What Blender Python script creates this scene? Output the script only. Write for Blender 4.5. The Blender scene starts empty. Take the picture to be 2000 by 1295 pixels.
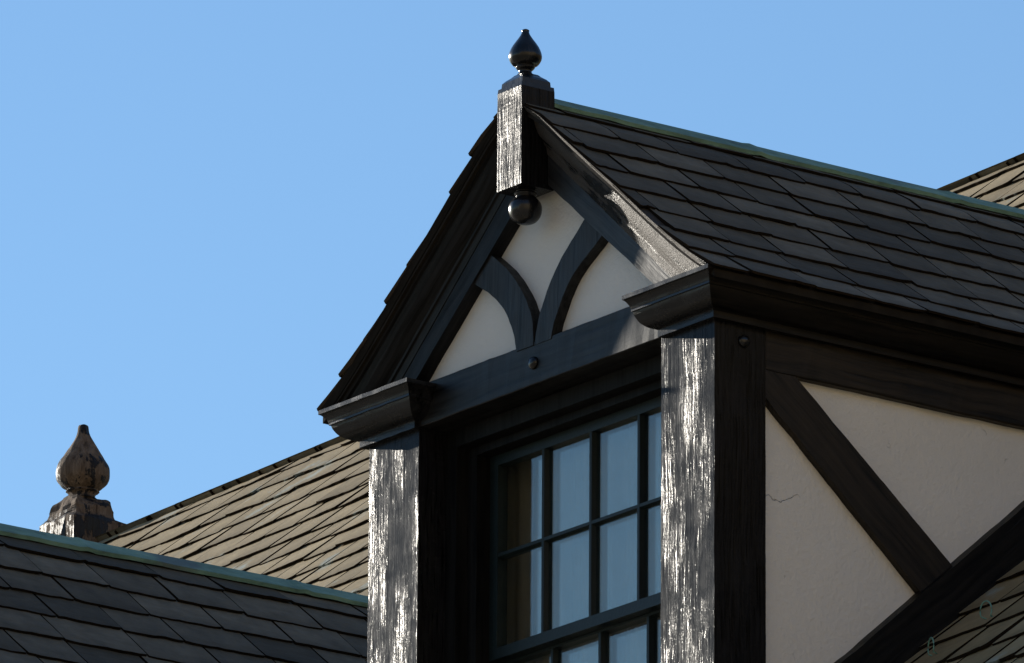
import bpy, bmesh, math, random
from mathutils import Vector, Matrix
from mathutils import noise as mnoise

# ------------------------------------------------------------------ camera, sky, sun, exposure
SC = bpy.context.scene
COL = SC.collection
R = math.radians
Z0 = 10.471                      # height of the dormer's eaves line above the street

def look(a, th, roll):
    a, th, roll = R(a), R(th), R(roll)
    Rt = Vector((math.cos(a), math.sin(a), 0)); D = Vector((-math.sin(a), math.cos(a), 0)); Z = Vector((0, 0, 1))
    F = math.cos(th)*D + math.sin(th)*Z; U = -math.sin(th)*D + math.cos(th)*Z
    c, s = math.cos(roll), math.sin(roll)
    r2, u2 = c*Rt + s*U, -s*Rt + c*U
    return Matrix((r2, u2, -F)).transposed()

cam = bpy.data.cameras.new('camera'); cam_o = bpy.data.objects.new('camera', cam); COL.objects.link(cam_o)
cam.lens = 360; cam.sensor_width = 36; cam.clip_start = 1.0; cam.clip_end = 3000
m = look(53.45, 16.67, 0.386).to_4x4(); m.translation = Vector((23.306, -18.035, 1.6)); cam_o.matrix_world = m
SC.camera = cam_o

SUN_EL, SUN_ROT = 13.5, 264.6
w = bpy.data.worlds.new("World"); SC.world = w; w.use_nodes = True
bg = w.node_tree.nodes['Background']; sk = w.node_tree.nodes.new('ShaderNodeTexSky')
sk.sky_type = 'NISHITA'; sk.sun_disc = False; sk.sun_elevation = R(SUN_EL); sk.sun_rotation = R(SUN_ROT)
sk.air_density = 1.0; sk.dust_density = 0.0; sk.ozone_density = 3.4; sk.altitude = 0
w.node_tree.links.new(sk.outputs[0], bg.inputs[0]); bg.inputs[1].default_value = 0.104

sun = bpy.data.lights.new('sun', 'SUN'); sun.energy = 5.0; sun.angle = R(0.5); sun.color = (1.0, 0.93, 0.82)
sun_o = bpy.data.objects.new('sun', sun); COL.objects.link(sun_o)
sd = Vector((math.sin(R(SUN_ROT))*math.cos(R(SUN_EL)), math.cos(R(SUN_ROT))*math.cos(R(SUN_EL)), math.sin(R(SUN_EL))))
sun_o.rotation_euler = sd.to_track_quat('Z', 'Y').to_euler(); sun_o.location = (-20, -5, 30)

SC.view_settings.view_transform = 'Standard'; SC.view_settings.look = 'None'
SC.view_settings.exposure = 0.76; SC.view_settings.gamma = 1.0
SC.render.engine = 'CYCLES'
SC.cycles.max_bounces = 8
SC.cycles.transparent_max_bounces = 32

# ------------------------------------------------------------------ materials
class NT:
    def __init__(s, name):
        s.m = bpy.data.materials.new(name); s.m.use_nodes = True
        s.t = s.m.node_tree; s.b = s.t.nodes['Principled BSDF']; s.out = s.t.nodes['Material Output']
        s.tc = s.t.nodes.new('ShaderNodeTexCoord')
    def n(s, typ, **k):
        x = s.t.nodes.new(typ)
        for a, v in k.items(): setattr(x, a, v)
        return x
    def l(s, a, b): s.t.links.new(a, b)
    def mapping(s, scale, rot=(0, 0, 0), src=None):
        x = s.n('ShaderNodeMapping'); s.l(src or s.tc.outputs['Object'], x.inputs['Vector'])
        x.inputs['Scale'].default_value = scale; x.inputs['Rotation'].default_value = rot
        return x.outputs[0]
    def noise(s, vec, scale, detail=4, rough=.55, dist=0):
        x = s.n('ShaderNodeTexNoise'); s.l(vec, x.inputs['Vector'])
        x.inputs['Scale'].default_value = scale; x.inputs['Detail'].default_value = detail
        x.inputs['Roughness'].default_value = rough; x.inputs['Distortion'].default_value = dist
        return x.outputs['Fac']
    def ramp(s, fac, stops):
        x = s.n('ShaderNodeValToRGB'); s.l(fac, x.inputs[0]); e = x.color_ramp.elements
        e[0].position, e[0].color = stops[0][0], col4(stops[0][1]); e[1].position, e[1].color = stops[-1][0], col4(stops[-1][1])
        for p, c in stops[1:-1]:
            q = e.new(p); q.color = col4(c)
        return x.outputs[0]
    def math(s, op, a, b=None):
        x = s.n('ShaderNodeMath', operation=op)
        for i, v in enumerate((a, b)):
            if v is None: continue
            if isinstance(v, (int, float)): x.inputs[i].default_value = v
            else: s.l(v, x.inputs[i])
        return x.outputs[0]
    def mix(s, fac, a, b, typ='MIX'):
        x = s.n('ShaderNodeMix', data_type='RGBA', blend_type=typ)
        for i, v in ((0, fac), (6, a), (7, b)):
            if isinstance(v, (int, float)): x.inputs[i].default_value = v
            elif isinstance(v, tuple): x.inputs[i].default_value = col4(v)
            else: s.l(v, x.inputs[i])
        return x.outputs[2]
    def bump(s, h, dist, strength=1.0, normal=None):
        x = s.n('ShaderNodeBump'); s.l(h, x.inputs['Height']); x.inputs['Distance'].default_value = dist
        x.inputs['Strength'].default_value = strength
        if normal: s.l(normal, x.inputs['Normal'])
        return x.outputs[0]

def col4(c):
    if isinstance(c, (int, float)): return (c, c, c, 1)
    return (c[0], c[1], c[2], 1) if len(c) == 3 else c

def paint(name, axis, rough=.3, grain=1.0, base=(.0065, .0065, .0075), worn=0.0, glit=.10, spec=.42, amplo=.25, freq=(55, 2.2)):
    """old black gloss paint over coarse timber; grain runs along the given axis (x, y, z, or an angle in the XZ plane)"""
    N = NT(name)
    rot = (0, 0, 0)
    if axis == 'x': sc = (2.2, 55, 55)
    elif axis == 'y': sc = (55, 2.2, 55)
    elif axis == 'z': sc = (freq[0], freq[0], freq[1])
    elif isinstance(axis, tuple): sc = (55, 2.2, 55); rot = (axis[0], 0, 0)
    else:
        sc = (2.2, 55, 55); rot = (0, axis, 0)
    v0 = N.mapping((1, 1, 1), rot)
    # gentle waviness of the grain before stretching
    warp = N.n('ShaderNodeTexNoise'); N.l(v0, warp.inputs['Vector']); warp.inputs['Scale'].default_value = 3.2; warp.inputs['Detail'].default_value = 2
    va = N.n('ShaderNodeVectorMath', operation='SUBTRACT'); N.l(warp.outputs['Color'], va.inputs[0]); va.inputs[1].default_value = (.5, .5, .5)
    vs = N.n('ShaderNodeVectorMath', operation='SCALE'); N.l(va.outputs[0], vs.inputs[0]); vs.inputs['Scale'].default_value = .032
    vv = N.n('ShaderNodeVectorMath', operation='ADD'); N.l(v0, vv.inputs[0]); N.l(vs.outputs[0], vv.inputs[1])
    st = N.mapping(sc, src=vv.outputs[0])
    g1 = N.noise(st, 1.0, 5, .62)
    g2 = N.noise(st, 3.1, 3, .6)
    amp = N.noise(N.mapping((1, 1, .28) if axis == 'z' else (1, 1, 1), src=v0), 9 if axis == 'z' else 2.6, 3, .6)
    ampr = N.ramp(amp, [(.42, amplo), (.66, 1.0)])
    crack = N.ramp(g1, [(.30, 0.0), (.40, .75), (.55, 1.0)])
    h = N.math('ADD', N.math('MULTIPLY', g1, 1.0), N.math('MULTIPLY', g2, .38))
    h = N.math('ADD', h, N.math('MULTIPLY', crack, .30))
    fine = N.noise(v0, 240, 2, .6)
    h = N.math('ADD', N.math('MULTIPLY', h, ampr), N.math('MULTIPLY', fine, glit))
    N.l(N.bump(h, .0045 * grain), N.b.inputs['Normal'])
    c = N.mix(N.noise(v0, 9, 4, .6), base, tuple(min(1, x*1.9) for x in base))
    gr = N.ramp(g1, [(.34, .05), (.45, .75), (.62, 1.5)])
    c = N.mix(1.0, c, gr, 'MULTIPLY')
    if worn > 0:
        wn = N.noise(st, .55, 5, .7); wl = N.noise(v0, 4.5, 5, .7)
        wm = N.ramp(N.math('ADD', N.math('MULTIPLY', wn, .5), N.math('MULTIPLY', wl, .5)), [(.52 - .1*worn, 0.0), (.56 - .1*worn, 1.0)])
        c = N.mix(wm, c, (.075, .066, .058))
        N.l(N.math('ADD', N.math('MULTIPLY', wm, .3), rough), N.b.inputs['Roughness'])
    else:
        N.l(N.math('ADD', N.math('MULTIPLY', N.noise(v0, 14, 3, .6), .22), rough - .1), N.b.inputs['Roughness'])
    N.l(c, N.b.inputs['Base Color'])
    N.b.inputs['Specular IOR Level'].default_value = spec
    return N.m

def weathered(name):
    """bare grey-brown wood with flaking black paint"""
    N = NT(name); o = N.tc.outputs['Object']
    st = N.mapping((26, 26, 2.6)); g = N.noise(st, 1.6, 6, .65); blot = N.noise(N.mapping((1, 1, 1.6)), 4.2, 7, .66)
    z = N.n('ShaderNodeSeparateXYZ'); N.l(o, z.inputs[0])
    mk = N.math('ADD', N.math('MULTIPLY', g, .38), N.math('MULTIPLY', blot, .62))
    mask = N.ramp(mk, [(.500, 0.0), (.518, 1.0)])
    wood = N.ramp(g, [(.3, (.045, .030, .020)), (.5, (.13, .095, .07)), (.72, (.24, .185, .14))])
    c = N.mix(mask, wood, (.014, .013, .014))
    N.l(c, N.b.inputs['Base Color'])
    N.l(N.ramp(mask, [(0, .9), (1, .5)]), N.b.inputs['Roughness']); N.b.inputs['Specular IOR Level'].default_value = .15
    h = N.math('ADD', N.math('MULTIPLY', g, .8), N.math('MULTIPLY', mask, .35))
    N.l(N.bump(h, .012), N.b.inputs['Normal'])
    return N.m

def slate(name, lo, hi, tintv, lichen=0.0):
    N = NT(name)
    at = N.n('ShaderNodeAttribute', attribute_name='tint')
    sep = N.n('ShaderNodeSeparateColor'); N.l(at.outputs['Color'], sep.inputs[0])
    uv = N.n('ShaderNodeAttribute', attribute_name='suv')
    ms = N.mapping((3.2, 14, 1), src=uv.outputs['Vector'])
    streak = N.noise(ms, 3.0, 6, .62)
    blot = N.noise(N.mapping((1, 1, 1)), 11, 5, .62)
    c = N.mix(sep.outputs[0], lo, hi)
    c = N.mix(N.ramp(streak, [(.3, 0.0), (.7, .55)]), c, tintv, 'MIX')
    c = N.mix(N.ramp(blot, [(.35, .0), (.75, .5)]), c, tuple(x*.6 for x in lo))
    # dark brown on tail edges and long sides, fainter on top of the tail
    c = N.mix(N.math('MULTIPLY', sep.outputs[1], 1.0), c, (.022, .016, .011))
    if lichen:
        lc = N.noise(N.mapping((1, 1, 1)), 3.2, 8, .68)
        c = N.mix(N.ramp(lc, [(.60, 0.0), (.68, lichen)]), c, (.30, .33, .29))
    N.l(c, N.b.inputs['Base Color']); N.b.inputs['Roughness'].default_value = .75
    N.l(N.math('MULTIPLY', N.math('SUBTRACT', 1.0, sep.outputs[1]), .15), N.b.inputs['Specular IOR Level'])
    h = N.math('ADD', N.math('MULTIPLY', N.noise(ms, 2.0, 7, .65), 1.0), N.math('MULTIPLY', N.noise(N.mapping((1, 1, 1)), 60, 4, .6), .35))
    N.l(N.bump(h, .006, .8), N.b.inputs['Normal'])
    return N.m

def plaster(name, c0, c1, cracks=1.0):
    N = NT(name); o = N.mapping((1, 1, 1))
    a = N.noise(o, 3.0, 5, .6); b = N.noise(o, 55, 4, .65)
    vo = N.n('ShaderNodeTexVoronoi', feature='DISTANCE_TO_EDGE'); vo.inputs['Scale'].default_value = 3.1
    wp = N.n('ShaderNodeTexNoise'); N.l(o, wp.inputs['Vector']); wp.inputs['Scale'].default_value = 7; wp.inputs['Detail'].default_value = 6
    ad = N.n('ShaderNodeVectorMath', operation='MULTIPLY_ADD'); N.l(wp.outputs['Color'], ad.inputs[0]); ad.inputs[1].default_value = (.22, .22, .22); N.l(o, ad.inputs[2])
    N.l(ad.outputs[0], vo.inputs['Vector'])
    cr = N.ramp(vo.outputs['Distance'], [(.0, .8), (.0030, 0.0)])
    gate = N.ramp(N.noise(o, 4.3, 3, .5), [(.60, 0.0), (.66, 1.0)])
    cr = N.math('MULTIPLY', cr, gate)
    c = N.mix(a, c0, c1)
    c = N.mix(N.math('MULTIPLY', cr, .55*cracks), c, (.10, .085, .07))
    N.l(c, N.b.inputs['Base Color']); N.b.inputs['Roughness'].default_value = .9
    N.b.inputs['Specular IOR Level'].default_value = .2
    h = N.math('SUBTRACT', N.math('ADD', N.math('MULTIPLY', b, .5), N.math('MULTIPLY', a, 1.2)), N.math('MULTIPLY', cr, .8*cracks))
    N.l(N.bump(h, .009, .9), N.b.inputs['Normal'])
    return N.m

def simple(name, c, rough=.6, metal=0.0, var=.35, sc=8, spec=.5, bump=.001):
    N = NT(name); o = N.mapping((1, 1, 1)); a = N.noise(o, sc, 6, .65)
    N.l(N.mix(N.ramp(a, [(.3, 0.0), (.7, 1.0)]), tuple(x*(1-var) for x in c), tuple(min(1, x*(1+var)) for x in c)), N.b.inputs['Base Color'])
    N.b.inputs['Roughness'].default_value = rough; N.b.inputs['Metallic'].default_value = metal
    N.b.inputs['Specular IOR Level'].default_value = spec
    if bump: N.l(N.bump(N.noise(o, sc*6, 4, .6), bump), N.b.inputs['Normal'])
    return N.m

def copper(name):
    N = NT(name); o = N.mapping((1, 1, 1)); a = N.noise(N.mapping((1.5, .7, 1.5)), 6, 7, .7)
    c = N.ramp(a, [(.28, (.055, .085, .065)), (.45, (.12, .22, .15)), (.62, (.19, .33, .24)), (.8, (.27, .37, .26))])
    b = N.noise(o, 2.3, 4, .6)
    c = N.mix(N.ramp(b, [(.60, 0.0), (.68, .7)]), c, (.09, .10, .10))
    N.l(c, N.b.inputs['Base Color']); N.b.inputs['Roughness'].default_value = .58
    N.l(N.bump(N.noise(o, 18, 5, .6), .006, .6), N.b.inputs['Normal'])
    return N.m

def glass(name):
    """window glass: clear sheet with the doubled reflection strength of two panes"""
    N = NT(name); t = N.t; t.nodes.remove(N.b)
    tr = N.n('ShaderNodeBsdfTransparent'); tr.inputs[0].default_value = (.95, .97, .965, 1)
    gl = N.n('ShaderNodeBsdfGlossy'); gl.inputs['Roughness'].default_value = .015; gl.inputs[0].default_value = (.98, 1, .94, 1)
    ge = N.n('ShaderNodeNewGeometry'); dt = N.n('ShaderNodeVectorMath', operation='DOT_PRODUCT')
    N.l(ge.outputs['Normal'], dt.inputs[0]); N.l(ge.outputs['Incoming'], dt.inputs[1])
    sch = N.math('POWER', N.math('SUBTRACT', 1.0, N.math('ABSOLUTE', dt.outputs['Value'])), 5.0)
    fr = N.math('ADD', N.math('MULTIPLY', sch, .9), .062)
    mx = N.n('ShaderNodeMixShader'); N.l(fr, mx.inputs[0]); N.l(tr.outputs[0], mx.inputs[1]); N.l(gl.outputs[0], mx.inputs[2])
    N.l(mx.outputs[0], N.out.inputs[0])
    return N.m

M = {}
M['paint_z'] = paint('black_paint_upright', 'z', .25, .25, spec=.085, amplo=.25, glit=.25, freq=(150, 5.0))
M['paint_king'] = paint('black_paint_king_post', 'z', .24, .50, spec=.10, amplo=.7, freq=(105, 3.6))
M['paint_x'] = paint('black_paint_crosswise', 'x', .42, .5, base=(.0072, .0070, .0070), spec=.18)
M['paint_y'] = paint('warm_reflect_paint_lengthwise', 'y', .5, .5, base=(.0115, .0085, .0058), spec=.26)  # brown in the base stands for warm light reflected on side timbers
M['paint_side'] = paint('warm_reflect_paint_upright', 'z', .5, .5, base=(.0115, .0085, .0058), spec=.26)  # black paint; its brown is warm reflected light set into the base
M['rake_a'] = paint('black_paint_rake', R(40), .42, .5, base=(.006, .006, .0065), worn=.0, spec=.14)
M['rake_b'] = paint('worn_paint_rake', R(-40), .26, 1.7, base=(.010, .010, .010), worn=.95, glit=1.2, spec=.085)
M['side_brace'] = paint('warm_reflect_paint_brace', (R(39),), .5, .5, base=(.0115, .0085, .0058), spec=.26)  # black paint with the warm side reflection put into its base colour
M['skirt'] = paint('black_paint_skirt', (R(-40),), .5, .5, base=(.0045, .0040, .0034), spec=.15)
M['casing'] = paint('dull_black_paint', 'z', .6, .2, base=(.004, .004, .004), spec=.12)
M['mould'] = paint('black_paint_moulding', 'x', .27, .30, glit=.3, spec=.20)
M['mould_y'] = paint('black_paint_eaves', 'y', .42, .25, base=(.006, .005, .0045), spec=.18)
M['turned'] = paint('black_paint_turned', 'z', .22, .18)
M['brace_l'] = paint('black_paint_brace', 'z', .48, .45, base=(.0105, .0103, .0102), spec=.20)
M['weathered'] = weathered('flaking_paint_on_wood')
M['slate_dark'] = slate('grey_slate', (.068, .060, .043), (.225, .200, .148), (.130, .118, .088))
M['slate_tan'] = slate('tan_slate', (.222, .168, .090), (.37, .285, .162), (.31, .238, .13), lichen=.8)
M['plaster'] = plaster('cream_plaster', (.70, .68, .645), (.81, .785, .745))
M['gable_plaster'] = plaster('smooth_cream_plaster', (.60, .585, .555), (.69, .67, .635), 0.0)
M['copper'] = copper('green_copper')
M['sash'] = simple('dark_green_sash_paint', (.006, .012, .013), .45, var=.2, sc=20, spec=.25)
M['glass'] = glass('window_glass')
M['curtain'] = simple('off_white_curtain', (.27, .23, .19), .9, var=.08, sc=6, spec=.1, bump=0)
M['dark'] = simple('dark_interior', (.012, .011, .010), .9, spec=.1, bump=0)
M['deck'] = simple('roof_boarding', (.020, .017, .014), .9, spec=.1)
M['wire'] = simple('green_copper_wire', (.13, .30, .25), .5, var=.2)
M['ground'] = simple('street_ground', (.26, .22, .16), .9, var=.3, sc=.4)

# ------------------------------------------------------------------ mesh helpers
def put(name, bm, mat, parent=None, smooth=False, mats=None):
    me = bpy.data.meshes.new(name)
    bm.normal_update(); bm.to_mesh(me); bm.free()
    for x in (mats or [mat]): me.materials.append(x)
    if smooth:
        for p in me.polygons: p.use_smooth = True
    o = bpy.data.objects.new(name, me); COL.objects.link(o)
    if parent: o.parent = parent
    return o

def box(bm, x0, x1, y0, y1, z0, z1):
    v = [bm.verts.new((x, y, z)) for x in (x0, x1) for y in (y0, y1) for z in (z0, z1)]
    f = [(0, 1, 3, 2), (4, 6, 7, 5), (0, 4, 5, 1), (2, 3, 7, 6), (0, 2, 6, 4), (1, 5, 7, 3)]
    for q in f: bm.faces.new([v[i] for i in q])
    return v

def prism(bm, pts, vec):
    """closed polygon pts (3-D) pushed along vec"""
    vec = Vector(vec); a = [bm.verts.new(p) for p in pts]; b = [bm.verts.new(Vector(p)+vec) for p in pts]
    bm.faces.new(a); bm.faces.new(list(reversed(b)))
    n = len(pts)
    for i in range(n): bm.faces.new((a[i], b[i], b[(i+1) % n], a[(i+1) % n]))

def rough_timber(bm, amp, seg, rng, axis=2):
    """hewn look: cut lengthwise, bevel and nudge the vertices"""
    bmesh.ops.recalc_face_normals(bm, faces=bm.faces[:])
    bmesh.ops.bevel(bm, geom=[e for e in bm.edges], offset=amp*1.6, segments=1, profile=.5, affect='EDGES')
    cs = [v.co[axis] for v in bm.verts]; lo, hi = min(cs), max(cs); n = max(2, int((hi-lo)/seg))
    for i in range(1, n):
        p = [0, 0, 0]; p[axis] = lo + (hi-lo)*i/n; q = [0, 0, 0]; q[axis] = 1
        bmesh.ops.bisect_plane(bm, geom=bm.verts[:]+bm.edges[:]+bm.faces[:], plane_co=p, plane_no=q)
    off = Vector((rng.random()*50, rng.random()*50, rng.random()*50))
    for v in bm.verts:
        if lo + 1e-4 < v.co[axis] < hi - 1e-4:
            d = mnoise.noise_vector(v.co*9+off)*amp + mnoise.noise_vector(v.co*38+off)*amp*.55
            d[axis] = 0; v.co += d

def lathe(bm, prof, cx, cy, seg=28):
    rings = []
    for r, z in prof:
        rings.append([bm.verts.new((cx+r*math.cos(2*math.pi*i/seg), cy+r*math.sin(2*math.pi*i/seg), z)) for i in range(seg)])
    for a, b in zip(rings, rings[1:]):
        for i in range(seg): bm.faces.new((a[i], a[(i+1) % seg], b[(i+1) % seg], b[i]))
    bm.faces.new(list(reversed(rings[0]))); bm.faces.new(rings[-1])

def smoothprof(pts, n=6):
    out = []
    for i in range(len(pts)-1):
        p0 = pts[max(i-1, 0)]; p1 = pts[i]; p2 = pts[i+1]; p3 = pts[min(i+2, len(pts)-1)]
        for k in range(n):
            t = k/n
            out.append(tuple(.5*((2*p1[j]) + (-p0[j]+p2[j])*t + (2*p0[j]-5*p1[j]+4*p2[j]-p3[j])*t*t + (-p0[j]+3*p1[j]-3*p2[j]+p3[j])*t**3) for j in (0, 1)))
    out.append(tuple(pts[-1]))
    return out

def sweep(bm, rings, close_ends=True):
    R_ = [[bm.verts.new(p) for p in r] for r in rings]
    n = len(R_[0])
    for a, b in zip(R_, R_[1:]):
        for i in range(n): bm.faces.new((a[i], a[(i+1) % n], b[(i+1) % n], b[i]))
    if close_ends:
        bm.faces.new(R_[0]); bm.faces.new(list(reversed(R_[-1])))
    bmesh.ops.recalc_face_normals(bm, faces=bm.faces[:])

def interp(tab, x):
    if x <= tab[0][0]: 
        (a, b), (c, d) = tab[0], tab[1]
        return b+(d-b)*(x-a)/(c-a)
    for (a, b), (c, d) in zip(tab, tab[1:]):
        if x <= c: return b+(d-b)*(x-a)/(c-a)
    (a, b), (c, d) = tab[-2], tab[-1]
    return b+(d-b)*(x-a)/(c-a)

def slates(name, parent, mat, pos, u0, u1, v0, v1, expo, width, seed, thick=.011, keep=None, taper=None, rag=.0035, tail=1.22, wvar=.22, gap=.006, jit=.006, cant=.0):
    """real slates laid in bonded courses; pos(u, v, h) maps course/slope/height to a point"""
    rng = random.Random(seed); bm = bmesh.new()
    cl = bm.loops.layers.float_color.new('tint'); ul = bm.loops.layers.float_color.new('suv')
    nrow = int(math.ceil((v1-v0)/expo))
    NC = 11
    for r in range(nrow):
        vb = v0 + r*expo
        u = u0 - rng.random()*width
        while u < u1:
            wd = width*(1+rng.uniform(-wvar, wvar))
            a, b = u+gap*.5, u+wd-gap*.5; u += wd
            if b < u0 + .02: continue
            a = max(a, u0+rng.uniform(-.006, .004)); b = min(b, u1)
            if b-a < .03: continue
            mid = ((a+b)/2, vb+expo*.5)
            if keep and not keep(*mid): continue
            th = thick*rng.uniform(.8, 1.2); lift = thick*rng.uniform(1.35, 1.75)
            drop = rng.uniform(-jit, jit); ct = rng.uniform(-cant, cant); rot = rng.uniform(-.012, .012)
            tint = rng.random(); ph = rng.random()*100
            vt = min(vb + expo*tail, v1+.03)
            chip = rng.random() < .18; cx = rng.uniform(a, b); cw = rng.uniform(.015, .05)
            top, bot = [], []
            rows = (0.0, .42, 1.0)
            for j, s in enumerate(rows):
                tr, br = [], []
                for i in range(NC):
                    t = i/(NC-1); uu = a+(b-a)*t; vv = vb + (vt-vb)*s
                    if j == 0:
                        k = mnoise.noise(Vector((uu*26, ph, 0)))*rag*1.6 + rng.uniform(-rag, rag)*.7 + drop + rot*(uu-(a+b)/2)*2
                        if chip and abs(uu-cx) < cw: k += .010*(1-abs(uu-cx)/cw)
                        if i in (0, NC-1): k += rng.uniform(0, .006)
                        vv += k
                    h = lift*(1-s) + ct*(2*t-1)*(1-.6*s) + abs(ct)*.5 + mnoise.noise(Vector((uu*9, vv*9, ph)))*.0012
                    tr.append(bm.verts.new(pos(uu, vv, h+th)))
                    if j == 0: br.append(bm.verts.new(pos(uu, vv-.001, h-.0005)))
                top.append(tr)
                if j == 0: bot = br
            def paintf(f, vals, edge_dark):
                for lp in f.loops:
                    q = vals.get(lp.vert, (0, 0)); lp[cl] = (tint, edge_dark if not isinstance(edge_dark, dict) else edge_dark.get(lp.vert, 0), 0, 1)
                    lp[ul] = (q[0]+ph, q[1], ph, 1)
            vals = {}
            for j, s in enumerate(rows):
                for i, vtx in enumerate(top[j]): vals[vtx] = (a+(b-a)*i/(NC-1), vb+(vt-vb)*s)
            dd = {}
            for i, vtx in enumerate(top[0]): dd[vtx] = .25
            for j in range(2):
                for i in range(NC-1):
                    f = bm.faces.new((top[j][i], top[j][i+1], top[j+1][i+1], top[j+1][i])); paintf(f, vals, dd); f.smooth = False
            for i in range(NC-1):
                f = bm.faces.new((bot[i], bot[i+1], top[0][i+1], top[0][i])); paintf(f, vals, 1.0)
            # thickness down both long sides
            for (c0, c1_, c2, bb, sgn) in ((top[0][0], top[1][0], top[2][0], bot[0], 1), (top[0][-1], top[1][-1], top[2][-1], bot[-1], -1)):
                uu = a if sgn == 1 else b
                d1 = bm.verts.new(pos(uu, vb+(vt-vb)*.42, -.001)); d2 = bm.verts.new(pos(uu, vt, -.002))
                for q in ((bb, c0, c1_, d1), (d1, c1_, c2, d2)):
                    f = bm.faces.new(q if sgn == 1 else tuple(reversed(q))); paintf(f, vals, 1.0)
    return put(name, bm, mat, parent)

def tag(o, label=None, cat=None, group=None, kind=None):
    for k, v in (('label', label), ('category', cat), ('group', group), ('kind', kind)):
        if v: o[k] = v
    return o

def empty(name, loc=(0, 0, 0), parent=None):
    o = bpy.data.objects.new(name, None); COL.objects.link(o); o.location = loc; o.empty_display_size = .2
    if parent: o.parent = parent
    return o

# ------------------------------------------------------------------ main roof plane
RD = Vector((1, -.0457, 0)).normalized()          # direction of the main ridge
RP = Vector((0, 5.107, 2.78))                     # a point on it
SP = Vector((0, 1.02, -.715))                     # a point of the slope beside the dormer
_n = RD.cross(SP-RP).normalized(); _n = _n if _n.z > 0 else -_n
UP = _n.cross(RD).normalized(); UP = UP if UP.z > 0 else -UP
def main_z(x, y): return RP.z - (_n.x*(x-RP.x)+_n.y*(y-RP.y))/_n.z
RIDGE_V = 0.0
def main_pos(u, v, h):                            # v runs down from 0 at the ridge to negative at the eaves
    return RP + RD*u + UP*v + _n*h + Vector((0, 0, Z0))

# ------------------------------------------------------------------ dormer
OUTL = [(0, .905), (.05, .868), (.14, .812), (.40, .594), (.53, .488), (.68, .360), (.80, .262), (.90, .188), (1.005, .118)]

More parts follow.
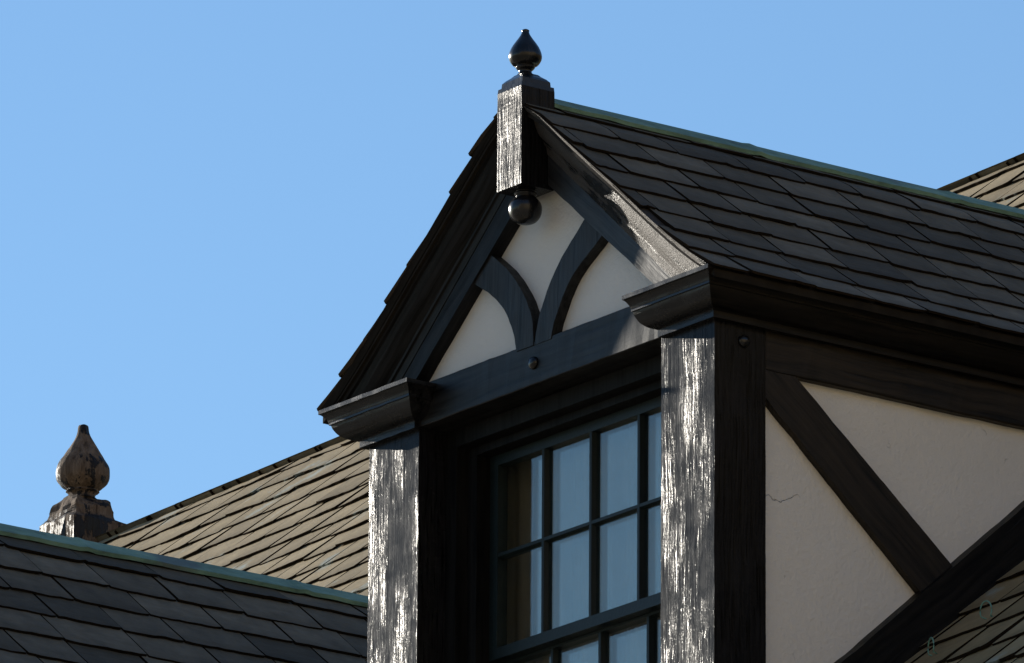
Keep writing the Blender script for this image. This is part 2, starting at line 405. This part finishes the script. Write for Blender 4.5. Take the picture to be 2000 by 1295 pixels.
def dormer(root, ox, oy, oz, s, seed, length, full=True, expo=.148, wid=.245, label=None):
    """ox is the ridge line, oy the face of the timber frame, oz the eaves; s scales the whole frame"""
    rng = random.Random(seed)
    T = lambda p: Vector((ox+p[0]*s, oy+p[1]*s, Z0+oz+p[2]*s))
    L = length/s
    def fin(bm):
        for v in bm.verts: v.co = T(v.co)
        return bm
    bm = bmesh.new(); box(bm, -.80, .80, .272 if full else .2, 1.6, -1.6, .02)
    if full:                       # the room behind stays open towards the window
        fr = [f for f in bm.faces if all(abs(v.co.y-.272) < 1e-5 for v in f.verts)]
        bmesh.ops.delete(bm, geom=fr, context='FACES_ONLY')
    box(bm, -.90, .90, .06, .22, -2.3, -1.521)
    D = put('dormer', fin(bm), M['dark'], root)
    # --- plaster: gable field and the two cheeks
    bm = bmesh.new()
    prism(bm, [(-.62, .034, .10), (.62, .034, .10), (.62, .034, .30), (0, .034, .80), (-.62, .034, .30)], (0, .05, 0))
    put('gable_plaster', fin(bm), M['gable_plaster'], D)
    for sg in (-1, 1):
        bm = bmesh.new(); x = .852*sg
        yb = 3.1; zb = -1.75
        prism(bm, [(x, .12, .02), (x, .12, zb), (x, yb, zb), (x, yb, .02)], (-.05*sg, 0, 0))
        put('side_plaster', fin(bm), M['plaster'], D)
    # --- posts
    for sg in (-1, 1):
        bm = bmesh.new(); box(bm, min(.62*sg, .885*sg), max(.62*sg, .885*sg), 0, .195, -1.95, .012)
        rough_timber(bm, .0009, .022, rng); put('corner_post', fin(bm), M['paint_z'], D)
    # --- tie beam
    bm = bmesh.new(); box(bm, -.6175, .6175, -.002, .16, 0, .136)
    rough_timber(bm, .0016, .03, rng, axis=0); tb = put('tie_beam', fin(bm), M['paint_x'], D)
    def bolt(c, axis, r=.021):
        bm = bmesh.new()
        pr = [(r, 0), (r*.98, .005), (r*.8, .011), (r*.45, .015), (r*.05, .016)]
        lathe(bm, pr, 0, 0, 14)
        q = Vector(axis).to_track_quat('Z', 'Y').to_matrix().to_4x4(); q.translation = Vector(c)
        bmesh.ops.transform(bm, matrix=q, verts=bm.verts[:])
        put('bolt_head', fin(bm), M['turned'], D, smooth=True)
    bolt((-.020, -.002, .068), (0, -1, 0)); bolt((.884, .110, -.055), (1, 0, 0))
    # --- side rails, braces and skirt boards
    for sg in (-1, 1):
        bm = bmesh.new(); a, b = sorted((.835*sg, .8815*sg)); box(bm, a, b, .1965, L, -.128, .02)
        rough_timber(bm, .0030, .05, rng, axis=1); put('side_rail', fin(bm), M['paint_y'], D)
        bm = bmesh.new(); rg = []; x0 = .835*sg; x1 = .8792*sg
        for i in range(60):
            t = i/59; y = .120+.90*t; zu = .022-.803*(y-.120)-.0; zl = zu-.098-.012*t
            zu = -.126-.8095*(y-.312); zl = -.213-.8507*(y-.1975)
            j = mnoise.noise(Vector((y*14, sg, seed)))*.0028+mnoise.noise(Vector((y*45, sg, seed)))*.0012
            k_ = mnoise.noise(Vector((y*14, sg+9, seed)))*.0035+mnoise.noise(Vector((y*45, sg+9, seed)))*.0015
            rg.append([(x0, y, zu+j), (x1, y, zu+j), (x1, y, zl+k_), (x0, y, zl+k_)])
        sweep(bm, rg)
        put('side_brace', fin(bm), M['side_brace'], D)
        bm = bmesh.new(); x = .83*sg
        def mz(y): return (main_z(ox+.885*sg*s, oy+y*s)-oz)/s
        ys = [y for y in (-.02+i*.03 for i in range(100)) if mz(y)+.225 < .0]
        top = [(x, y, mz(y)+.188+mnoise.noise(Vector((y*12, sg, seed)))*.004+mnoise.noise(Vector((y*40, sg, seed)))*.002) for y in ys]; bot = [(x, y, mz(y)-.12) for y in ys]
        prism(bm, top+list(reversed(bot)), (.078*sg, 0, 0)); bmesh.ops.recalc_face_normals(bm, faces=bm.faces[:])
        put('skirt_board', fin(bm), M['skirt'], D)
    # --- rafters and carved curved braces in the gable
    def zin(x): return .668-.835*x
    def zm(x): return .772-.870*x
    for sg in (-1, 1):
        bm = bmesh.new(); rg = []
        n = 34
        for i in range(n+1):
            x = .70*i/n; j = mnoise.noise(Vector((x*14, seed, sg)))*.003+mnoise.noise(Vector((x*60, seed, sg)))*.0016
            zl = zin(x)+j; zu = interp(OUTL, x)-.02
            rg.append([(x*sg, -.014+j*.3, zl+.004), (x*sg, -.018, zu), (x*sg, .05, zu), (x*sg, .05, zl)])
        sweep(bm, rg); put('rafter', fin(bm), M['rake_a'] if sg < 0 else M['rake_a2'], D)
        # moulded barge board
        prof = [(0, -.113), (.11, -.098), (.12, -.088), (.22, -.081), (.24, -.072), (.30, -.070), (.42, -.064), (.55, -.054), (.66, -.042), (.74, -.032), (.80, -.030), (.82, -.023), (1.0, -.018), (1.0, -.004), (0, -.004)]
        bm = bmesh.new(); rg = []
        n = 48
        for i in range(n+1):
            x = .985*i/n; zo = interp(OUTL, x)-.004; zi = min(zm(x), zo-.10)
            j = mnoise.noise(Vector((x*22, seed+3, sg)))*.0007
            rg.append([(x*sg, y+(j if y < -.03 else 0), max(zo+(zi-zo)*v, min(zo-.002, .095))) for v, y in prof])
        sweep(bm, rg)
        put('barge_moulding', fin(bm), M['rake_a'] if sg < 0 else M['rake_b'], D)
        # curved brace
        cen = [(.0, .0), ]
        bm = bmesh.new()
        if sg < 0:
            inner = [(-.335, .400), (-.29, .372), (-.245, .343), (-.20, .305), (-.165, .266), (-.135, .215), (-.115, .165), (-.108, .125)]
            outer = [(-.250, .475), (-.20, .437), (-.150, .395), (-.105, .345), (-.068, .295), (-.040, .245), (-.022, .19), (-.020, .125)]
        else:
            outer = [(.335, .400), (.285, .368), (.235, .340), (.175, .300), (.135, .255), (.105, .21), (.080, .165), (.068, .125)]
            inner = [(.245, .475), (.185, .425), (.135, .385), (.090, .340), (.055, .295), (.028, .250), (.005, .205), (-.018, .125)]
        def dens(a):
            o_ = []
            for p, q in zip(a, a[1:]):
                for k in range(3): o_.append((p[0]+(q[0]-p[0])*k/3, p[1]+(q[1]-p[1])*k/3))
            return o_+[a[-1]]
        A = smoothprof(inner, 4); B = smoothprof(outer, 4)
        y0 = -.006 if sg < 0 else -.004
        rg = []
        for k, (p, q) in enumerate(zip(A, B)):
            j = mnoise.noise(Vector((k*.5, sg*5, seed)))*.002
            rg.append([(p[0]+j, y0, p[1]), (q[0]+j, y0, q[1]), (q[0]+j, .04, q[1]), (p[0]+j, .04, p[1])])
        sweep(bm, rg); put('curved_brace', fin(bm), M['brace_l'], D)
    # --- cornice wrapped round each post head, running back as the eaves moulding
    prof = [(0.0, -.006), (.022, -.006), (.022, .016)]
    prof += smoothprof([(.026, .018), (.046, .022), (.068, .036), (.082, .056), (.087, .070)], 4)
    prof += [(.092, .071), (.092, .078)] + smoothprof([(.093, .079), (.097, .090), (.107, .102), (.113, .106)], 3) + [(.116, .107), (.116, .120), (.10, .124), (0.0, .124)]
    for sg in (-1, 1):
        bm = bmesh.new()
        ci, ck = (.645, .60) if sg > 0 else (.635, .92)
        r0 = [((ci-ck*p)*sg, .02, z) for p, z in prof]
        r1 = [((ci-ck*p)*sg, -p, z) for p, z in prof]
        r2 = [((.885+p)*sg, -p, z) for p, z in prof]
        rings = [r0, r1]
        for i in range(1, 8):
            t = i/8; rings.append([(a[0]+(b[0]-a[0])*t, a[1]+mnoise.noise(Vector((t*7, a[2]*20, sg+seed)))*.0012, a[2]+mnoise.noise(Vector((t*9, 3, sg+seed)))*.0012) for a, b in zip(r1, r2)])
        rings.append(r2)
        put('cornice', fin_sweep(bm, rings, fin), M['mould'], D)
        bm = bmesh.new(); rings = []
        n = 40
        for i in range(n+1):
            y = L*i/n
            rings.append([((.8852+p)*sg, (-p+.0004) if i == 0 else y, z-.0005+mnoise.noise(Vector((y*2.5, 1, seed)))*.0015) for p, z in prof])
        put('eaves_moulding', fin_sweep(bm, rings, fin), M['mould_y'], D)
    # --- finial: square king post with moulded top, onion above, ball drop below
    fx, fy, hb = .0, -.054, .0635
    bm = bmesh.new(); box(bm, fx-hb, fx+hb, fy-hb, fy+hb, .605, .925)
    rough_timber(bm, .0007, .012, rng); kp = put('king_post', fin(bm), M['paint_king'], D)
    bm = bmesh.new()
    tiers = [(hb*.99, .924), (hb*.97, .938), (hb*.86, .940), (hb*.84, .956), (hb*.70, .966), (hb*.52, .975), (hb*.42, .982)]
    rg = [[(fx+sx*r, fy+sy*r, z) for sx, sy in ((-1, -1), (1, -1), (1, 1), (-1, 1))] for r, z in tiers]
    sweep(bm, rg)
    put('king_post_cap', fin(bm), M['turned'], D)
    bm = bmesh.new()
    up = smoothprof([(.030, .976), (.026, .984), (.021, .992), (.021, .998), (.027, 1.004), (.030, 1.009), (.028, 1.014), (.040, 1.018), (.050, 1.033), (.0515, 1.049), (.045, 1.069), (.034, 1.087), (.0225, 1.103), (.0145, 1.116), (.0115, 1.125), (.012, 1.130), (.006, 1.134)], 4)
    lathe(bm, up, fx-.005, fy, 36)
    put('finial', fin(bm), M['turned'], D, smooth=True)
    bm = bmesh.new()
    dn = smoothprof([(.012, .500), (.032, .507), (.046, .523), (.052, .545), (.049, .565), (.036, .582), (.031, .586), (.034, .592), (.036, .597), (.030, .603), (.040, .609)], 4)
    lathe(bm, dn, fx, fy, 36)
    put('pendant', fin(bm), M['turned'], D, smooth=True)
    # --- roof: boards, slates on both slopes, copper ridge
    arc = [(0.0, OUTL[-1])]
    pts = list(reversed(OUTL)); acc = 0; arc = [(0.0, pts[0][0], pts[0][1])]
    for p, q in zip(pts, pts[1:]):
        acc += math.hypot(p[0]-q[0], p[1]-q[1]); arc.append((acc, q[0], q[1]))
    tot = acc
    def at(v):
        xs = [(a, b) for a, b, c in arc]; zs = [(a, c) for a, b, c in arc]
        return interp(xs, v), interp(zs, v)
    for sg in (-1, 1):
        bm = bmesh.new()
        rg = []
        for y in (-.095, L):
            rg.append([(p[0]*sg, y, p[1]-.010) for p in pts]+[(p[0]*sg, y, p[1]-.035) for p in reversed(pts)])
        sweep(bm, rg); put('roof_boards', fin(bm), M['deck'], D)
        def pos(u, v, h, sg=sg):
            x, z = at(v); x2, z2 = at(v+.02)
            t = Vector((x2-x, 0, z2-z)).normalized(); nn = Vector((-t.z, 0, t.x)); nn = nn if nn.z > 0 else -nn
            p = Vector((x, 0, z)) + nn*(h-.006)
            return T((p.x*sg, u, p.z))
        slates('roof_slates', D, M['slate_dark'], pos, -.108, L, -.012, tot-.01, expo/s, wid/s, seed+sg, keep=None, thick=.0064 if sg > 0 else .011, rag=.0026, wvar=.18, gap=.008, jit=.007, cant=.0012)
    bm = bmesh.new(); rg = []
    n = 110
    rr = random.Random(seed+9)
    for i in range(n+1):
        y = .008 + (L-.008)*i/n
        seam = .004 if (i % 27) < 1 else 0
        a = mnoise.noise(Vector((y*3.1, 0, seed)))*.006+mnoise.noise(Vector((y*11, 2, seed)))*.003
        b = mnoise.noise(Vector((y*2.7, 5, seed)))*.006+mnoise.noise(Vector((y*12, 9, seed)))*.003
        w1 = .068+a; w2 = .068+b; lift = .028+abs(a)*.9+seam
        sag = mnoise.noise(Vector((y*1.1, 7, seed)))*.003
        rg.append([(-w2, y, .905-.74*w2+.026+sag), (-.008, y, .926+seam+sag), (.008, y, .926+seam+sag), (w1, y, .905-.74*w1+lift+sag), (w1-.003, y, .905-.74*w1+lift-.012+sag), (0, y, .895), (-w2+.003, y, .905-.74*w2)])
    sweep(bm, rg)
    put('ridge_cap', fin(bm), M['copper'], D)
    # --- window
    if full:
        bm = bmesh.new()          # stepped casing in the opening
        for sg in (-1, 1):
            a, b = sorted((.565*sg, .6195*sg)); box(bm, a, b, .105, .27, -1.45, -.0585)
            a, b = sorted((.518*sg, .566*sg)); box(bm, a, b, .150, .27, -1.45, -.0865)
        box(bm, -.6195, .6195, .105, .27, -.058, -.002); box(bm, -.566, .566, .150, .27, -.086, -.0595)
        box(bm, -.62, .62, .02, .30, -1.52, -1.452)
        wc = put('window_frame', fin(bm), M['casing'], D)
        def sash(yf, ztop, zbot, zmid, hr, br, stile_in=.475):
            bm = bmesh.new()
            xo = .5165
            for sg in (-1, 1):
                a, b = sorted((stile_in*sg, xo*sg)); box(bm, a, b, yf, yf+.036, zbot, ztop)
            box(bm, -stile_in, stile_in, yf+.0003, yf+.036, ztop-hr, ztop)
            box(bm, -stile_in, stile_in, yf+.0003, yf+.036, zbot, zbot+br)
            def bar(x0, x1, z0, z1, vert):
                # bevelled glazing bar
                if vert:
                    c = (x0+x1)/2; hw = (x1-x0)/2
                    prism(bm, [(c-hw, yf+.030, z0), (c-hw, yf+.016, z0), (c-hw*.45, yf+.002, z0), (c+hw*.45, yf+.002, z0), (c+hw, yf+.016, z0), (c+hw, yf+.030, z0)], (0, 0, z1-z0))
                else:
                    c = (z0+z1)/2; hw = (z1-z0)/2
                    prism(bm, [(x0, yf+.0295, c-hw), (x0, yf+.0165, c-hw), (x0, yf+.0026, c-hw*.45), (x0, yf+.0026, c+hw*.45), (x0, yf+.0165, c+hw), (x0, yf+.0295, c+hw)], (x1-x0, 0, 0))
            for k in (-1, 0, 1):
                c = k*.2435; bar(c-.0125, c+.0125, zbot+br, ztop-hr, True)
            bar(-stile_in, stile_in, zmid-.0115, zmid+.0115, False)
            bmesh.ops.recalc_face_normals(bm, faces=bm.faces[:])
            return put('window_sash', fin(bm), M['sash'], D)
        def pane(yf, z0, z1):
            bm = bmesh.new(); box(bm, -.48, .48, yf, yf+.002, z0, z1); box(bm, -.48, .48, yf+.0135, yf+.0155, z0, z1); put('window_glass', fin(bm), M['glass'], D)
        sash(.200, -.087, -.745, -.411, .034, .036); pane(.2190, -.735, -.10)
        sash(.2375, -.716, -1.42, -1.075, .038, .06); pane(.2565, -1.40, -.73)
        bm = bmesh.new(); rg = []
        for k in range(161):
            x = -.60+1.2*k/160; y = .312 + .012*math.sin(x*38+1.2*math.sin(x*7)) + .006*math.sin(x*91)
            rg.append([(x, y, -1.45), (x, y, -.02), (x, y+.003, -.02), (x, y+.003, -1.45)])
        sweep(bm, rg); put('curtain', fin(bm), M['curtain'], D, smooth=False)
    tag(D, label)

def fin_sweep(bm, rings, fin):
    sweep(bm, rings); return fin(bm)

M['rake_a2'] = paint('black_paint_rafter', R(-40), .44, .6, base=(.0115, .0112, .0112), spec=.21)

# ------------------------------------------------------------------ build
house = empty('house', (-3.5, 2.0, 0))
tag(house, 'steep slate roofed house with black timbered gabled dormers and cream plaster', 'house')
# parts are built in world space; the parent's offset is undone so that they stay put
_real_put = put
def put(name, bm, mat, parent=None, smooth=False, mats=None):
    if parent is not None:
        base = Vector((0, 0, 0)); q = parent
        while q is not None: base += q.location; q = q.parent
        for v in bm.verts: v.co -= base
    return _real_put(name, bm, mat, parent, smooth, mats)

# the main roof
deck = bmesh.new()
def mp(u, v, h): return main_pos(u, v, h)
UL, UR, VB = -11.76, 4.2, -6.9
prism(deck, [mp(UL+.03, 0, -.004), mp(UR, 0, -.004), mp(UR, VB, -.004), mp(UL+.03, VB, -.004)], -_n*.12)
bmesh.ops.recalc_face_normals(deck, faces=deck.faces[:])
main_roof = put('main_roof', deck, M['deck'], house)
def in_dormer(u, v):
    p = main_pos(u, v, 0); x, y = p.x, p.y
    if -1.70 < x < -.07 and y > .25 and p.z-Z0 < .55: return False
    if -6.95 < x < -5.1 and y > .1 and p.z-Z0 < .5: return False
    return True
slates('main_slates', main_roof, M['slate_tan'], mp, UL, UR, VB, -.02, .2, .26, 5, thick=.0080, rag=.0035, keep=in_dormer, wvar=.28, gap=.017, jit=.013, cant=.0042)
# rear slope closes the roof and its top course stands just above the ridge
UPB = Vector((UP.x, -UP.y, UP.z)); UPB = (UPB - RD*UPB.dot(RD)).normalized(); nb = RD.cross(UPB); nb = nb if nb.z > 0 else -nb
bm = bmesh.new()
bp = lambda u, v, h: RP + RD*u + UPB*v + nb*h + Vector((0, 0, Z0))
prism(bm, [bp(UL+.03, -.01, -.004), bp(UR, -.01, -.004), bp(UR, VB, -.004), bp(UL+.03, VB, -.004)], -nb*.1)
bmesh.ops.recalc_face_normals(bm, faces=bm.faces[:])
rear = put('rear_roof', bm, M['deck'], house)
slates('rear_slates', rear, M['slate_dark'], lambda u, v, h: bp(u, v+.004, h), UL, UR, -.62, 0.0, .2, .26, 77, thick=.010, rag=.009, wvar=.3, gap=.002, jit=.016)
# house body under the roofs, down to the street
bm = bmesh.new()
e0 = main_pos(0, VB+.35, 0).y; e1 = (RP+UPB*(VB+.35)).y
zt = main_pos(0, VB+.35, -.14).z
a = Vector((UL+.35, 0, 0)); b = Vector((UR-.2, 0, 0))
sk_ = lambda ux: -.0457*ux
prism(bm, [(UL+.35, e0+sk_(UL), 0), (UR-.2, e0+sk_(UR), 0), (UR-.2, e1+sk_(UR), 0), (UL+.35, e1+sk_(UL), 0)], (0, 0, zt))
put('house_wall', bm, M['plaster'], house)
for ux in (UL+.35, UR-.5):
    bm = bmesh.new(); prism(bm, [(ux, e0+.25+sk_(ux), zt+.002), (ux, e1-.25+sk_(ux), zt+.002), (ux, RP.y+sk_(ux), Z0+RP.z-.32)], (.25, 0, 0)); bmesh.ops.recalc_face_normals(bm, faces=bm.faces[:])
    put('gable_wall', bm, M['plaster'], house)

# finial on the far gable end of the main ridge
fb = main_pos(UL+.03, 0, 0); cx, cy, zb = fb.x, fb.y, fb.z+.012
k = 1.92
bm = bmesh.new(); rng = random.Random(31)
hb = .120
tiers = [(hb*1.1, -.5), (hb*1.1, .030), (hb*1.02, .045), (hb*.88, .055), (hb*.84, .09), (hb*.72, .125), (hb*.58, .142), (hb*.45, .158)]
rg = [[(sx*r, sy*r, z) for sx, sy in ((-1, -1), (1, -1), (1, 1), (-1, 1))] for r, z in tiers]
rg = [[(a_, b_, c_+(.07 if c_ > -.4 else 0)) for a_, b_, c_ in q_] for q_ in rg]
sweep(bm, rg)
bmesh.ops.subdivide_edges(bm, edges=bm.edges[:], cuts=3, use_grid_fill=True)
for v in bm.verts: v.co += mnoise.noise_vector(v.co*9)*.016+mnoise.noise_vector(v.co*28)*.010
for v in bm.verts: v.co += Vector((cx, cy, zb))
rf = put('ridge_finial', bm, M['weathered'], house); tag(rf, 'weathered finial block with flaking black paint')
bm = bmesh.new()
pr = [(.060, .195), (.052, .205), (.058, .218), (.070, .226), (.062, .234), (.082, .246), (.104, .274), (.110, .310), (.102, .345), (.082, .382), (.058, .420), (.038, .458), (.025, .492), (.019, .520), (.009, .526)]
pr = smoothprof([(a_*1.05, z_+.027) for a_, z_ in pr], 4)
lathe(bm, pr, 0, 0, 40)
for v in bm.verts:
    d = mnoise.noise_vector(v.co*16)*.004+mnoise.noise_vector(Vector((v.co.x*50, v.co.y*50, v.co.z*9)))*.004; d.z *= .3; v.co += d
for v in bm.verts: v.co += Vector((cx, cy, zb))
put('finial_onion', bm, M['weathered'], rf, smooth=True)

# copper wire snow guards on the slates beside the dormer
def snow_guard(x, y, tilt):
    z = main_z(x, y)+Z0+.018; bm = bmesh.new(); pts = []
    for i in range(15):
        t = i/14; ang = -2.2+4.4*t
        pts.append(Vector((x+math.sin(ang)*.021, y-.01+tilt*math.sin(ang)*.01, z+.028+math.cos(ang)*.030)))
    pts = [Vector((x-.006, y+.05, z-.002))]+pts+[Vector((x+.006, y+.05, z-.002))]
    r = .0022; rings = []
    for i, p in enumerate(pts):
        d = (pts[min(i+1, len(pts)-1)]-pts[max(i-1, 0)]).normalized(); q = d.to_track_quat('Z', 'Y')
        rings.append([p+q @ Vector((r*math.cos(a), r*math.sin(a), 0)) for a in (0, 1.05, 2.09, 3.14, 4.19, 5.24)])
    sweep(bm, rings); put('snow_guard', bm, M['wire'], main_roof, smooth=True)

snow_guard(.316, .795, .5)
snow_guard(.210, .668, -.6)
dormer(house, -.885, 0, 0, 1.0, 11, 3.3, label='front dormer with a sash window between glossy black posts')
dormer(house, -6.02, -.15, -.183, 1.2, 23, 3.9, full=False, expo=.190, wid=.30, label='neighbouring dormer, only its shaded slates and green ridge cap showing')

# street and ground far below
bm = bmesh.new(); vs = [bm.verts.new(p) for p in ((-900, -900, 0), (900, -900, 0), (900, 900, 0), (-900, 900, 0))]; bm.faces.new(vs)
g = _real_put('ground', bm, M['ground']); tag(g, kind='structure')

# invented hillside, added out of view to bounce warm light onto the shaded sides
bm = bmesh.new(); NA, NR = 40, 10
gridv = []
for i in range(NA+1):
    ang = R(-95+165*i/NA); row = []
    for j in range(NR+1):
        t = j/NR; d = 48+120*t
        hgt = 60*(1-math.cos(math.pi*min(1, t*2.2)))/2*min(1, min(i, NA-i)/6)
        hgt += mnoise.noise(Vector((math.cos(ang)*d*.03, math.sin(ang)*d*.03, 0)))*6*t*min(1, min(i, NA-i)/6)
        row.append(bm.verts.new((10+math.cos(ang)*d, -5+math.sin(ang)*d, hgt+.01-.5*(j == 0))))
    gridv.append(row)
for i in range(NA):
    for j in range(NR): bm.faces.new((gridv[i][j], gridv[i][j+1], gridv[i+1][j+1], gridv[i+1][j]))
bmesh.ops.recalc_face_normals(bm, faces=bm.faces[:])
hl = _real_put('fill_hills', bm, simple('warm_fill_hillside', (.26, .205, .125), .9, var=.4, sc=.15)); tag(hl, kind='structure')
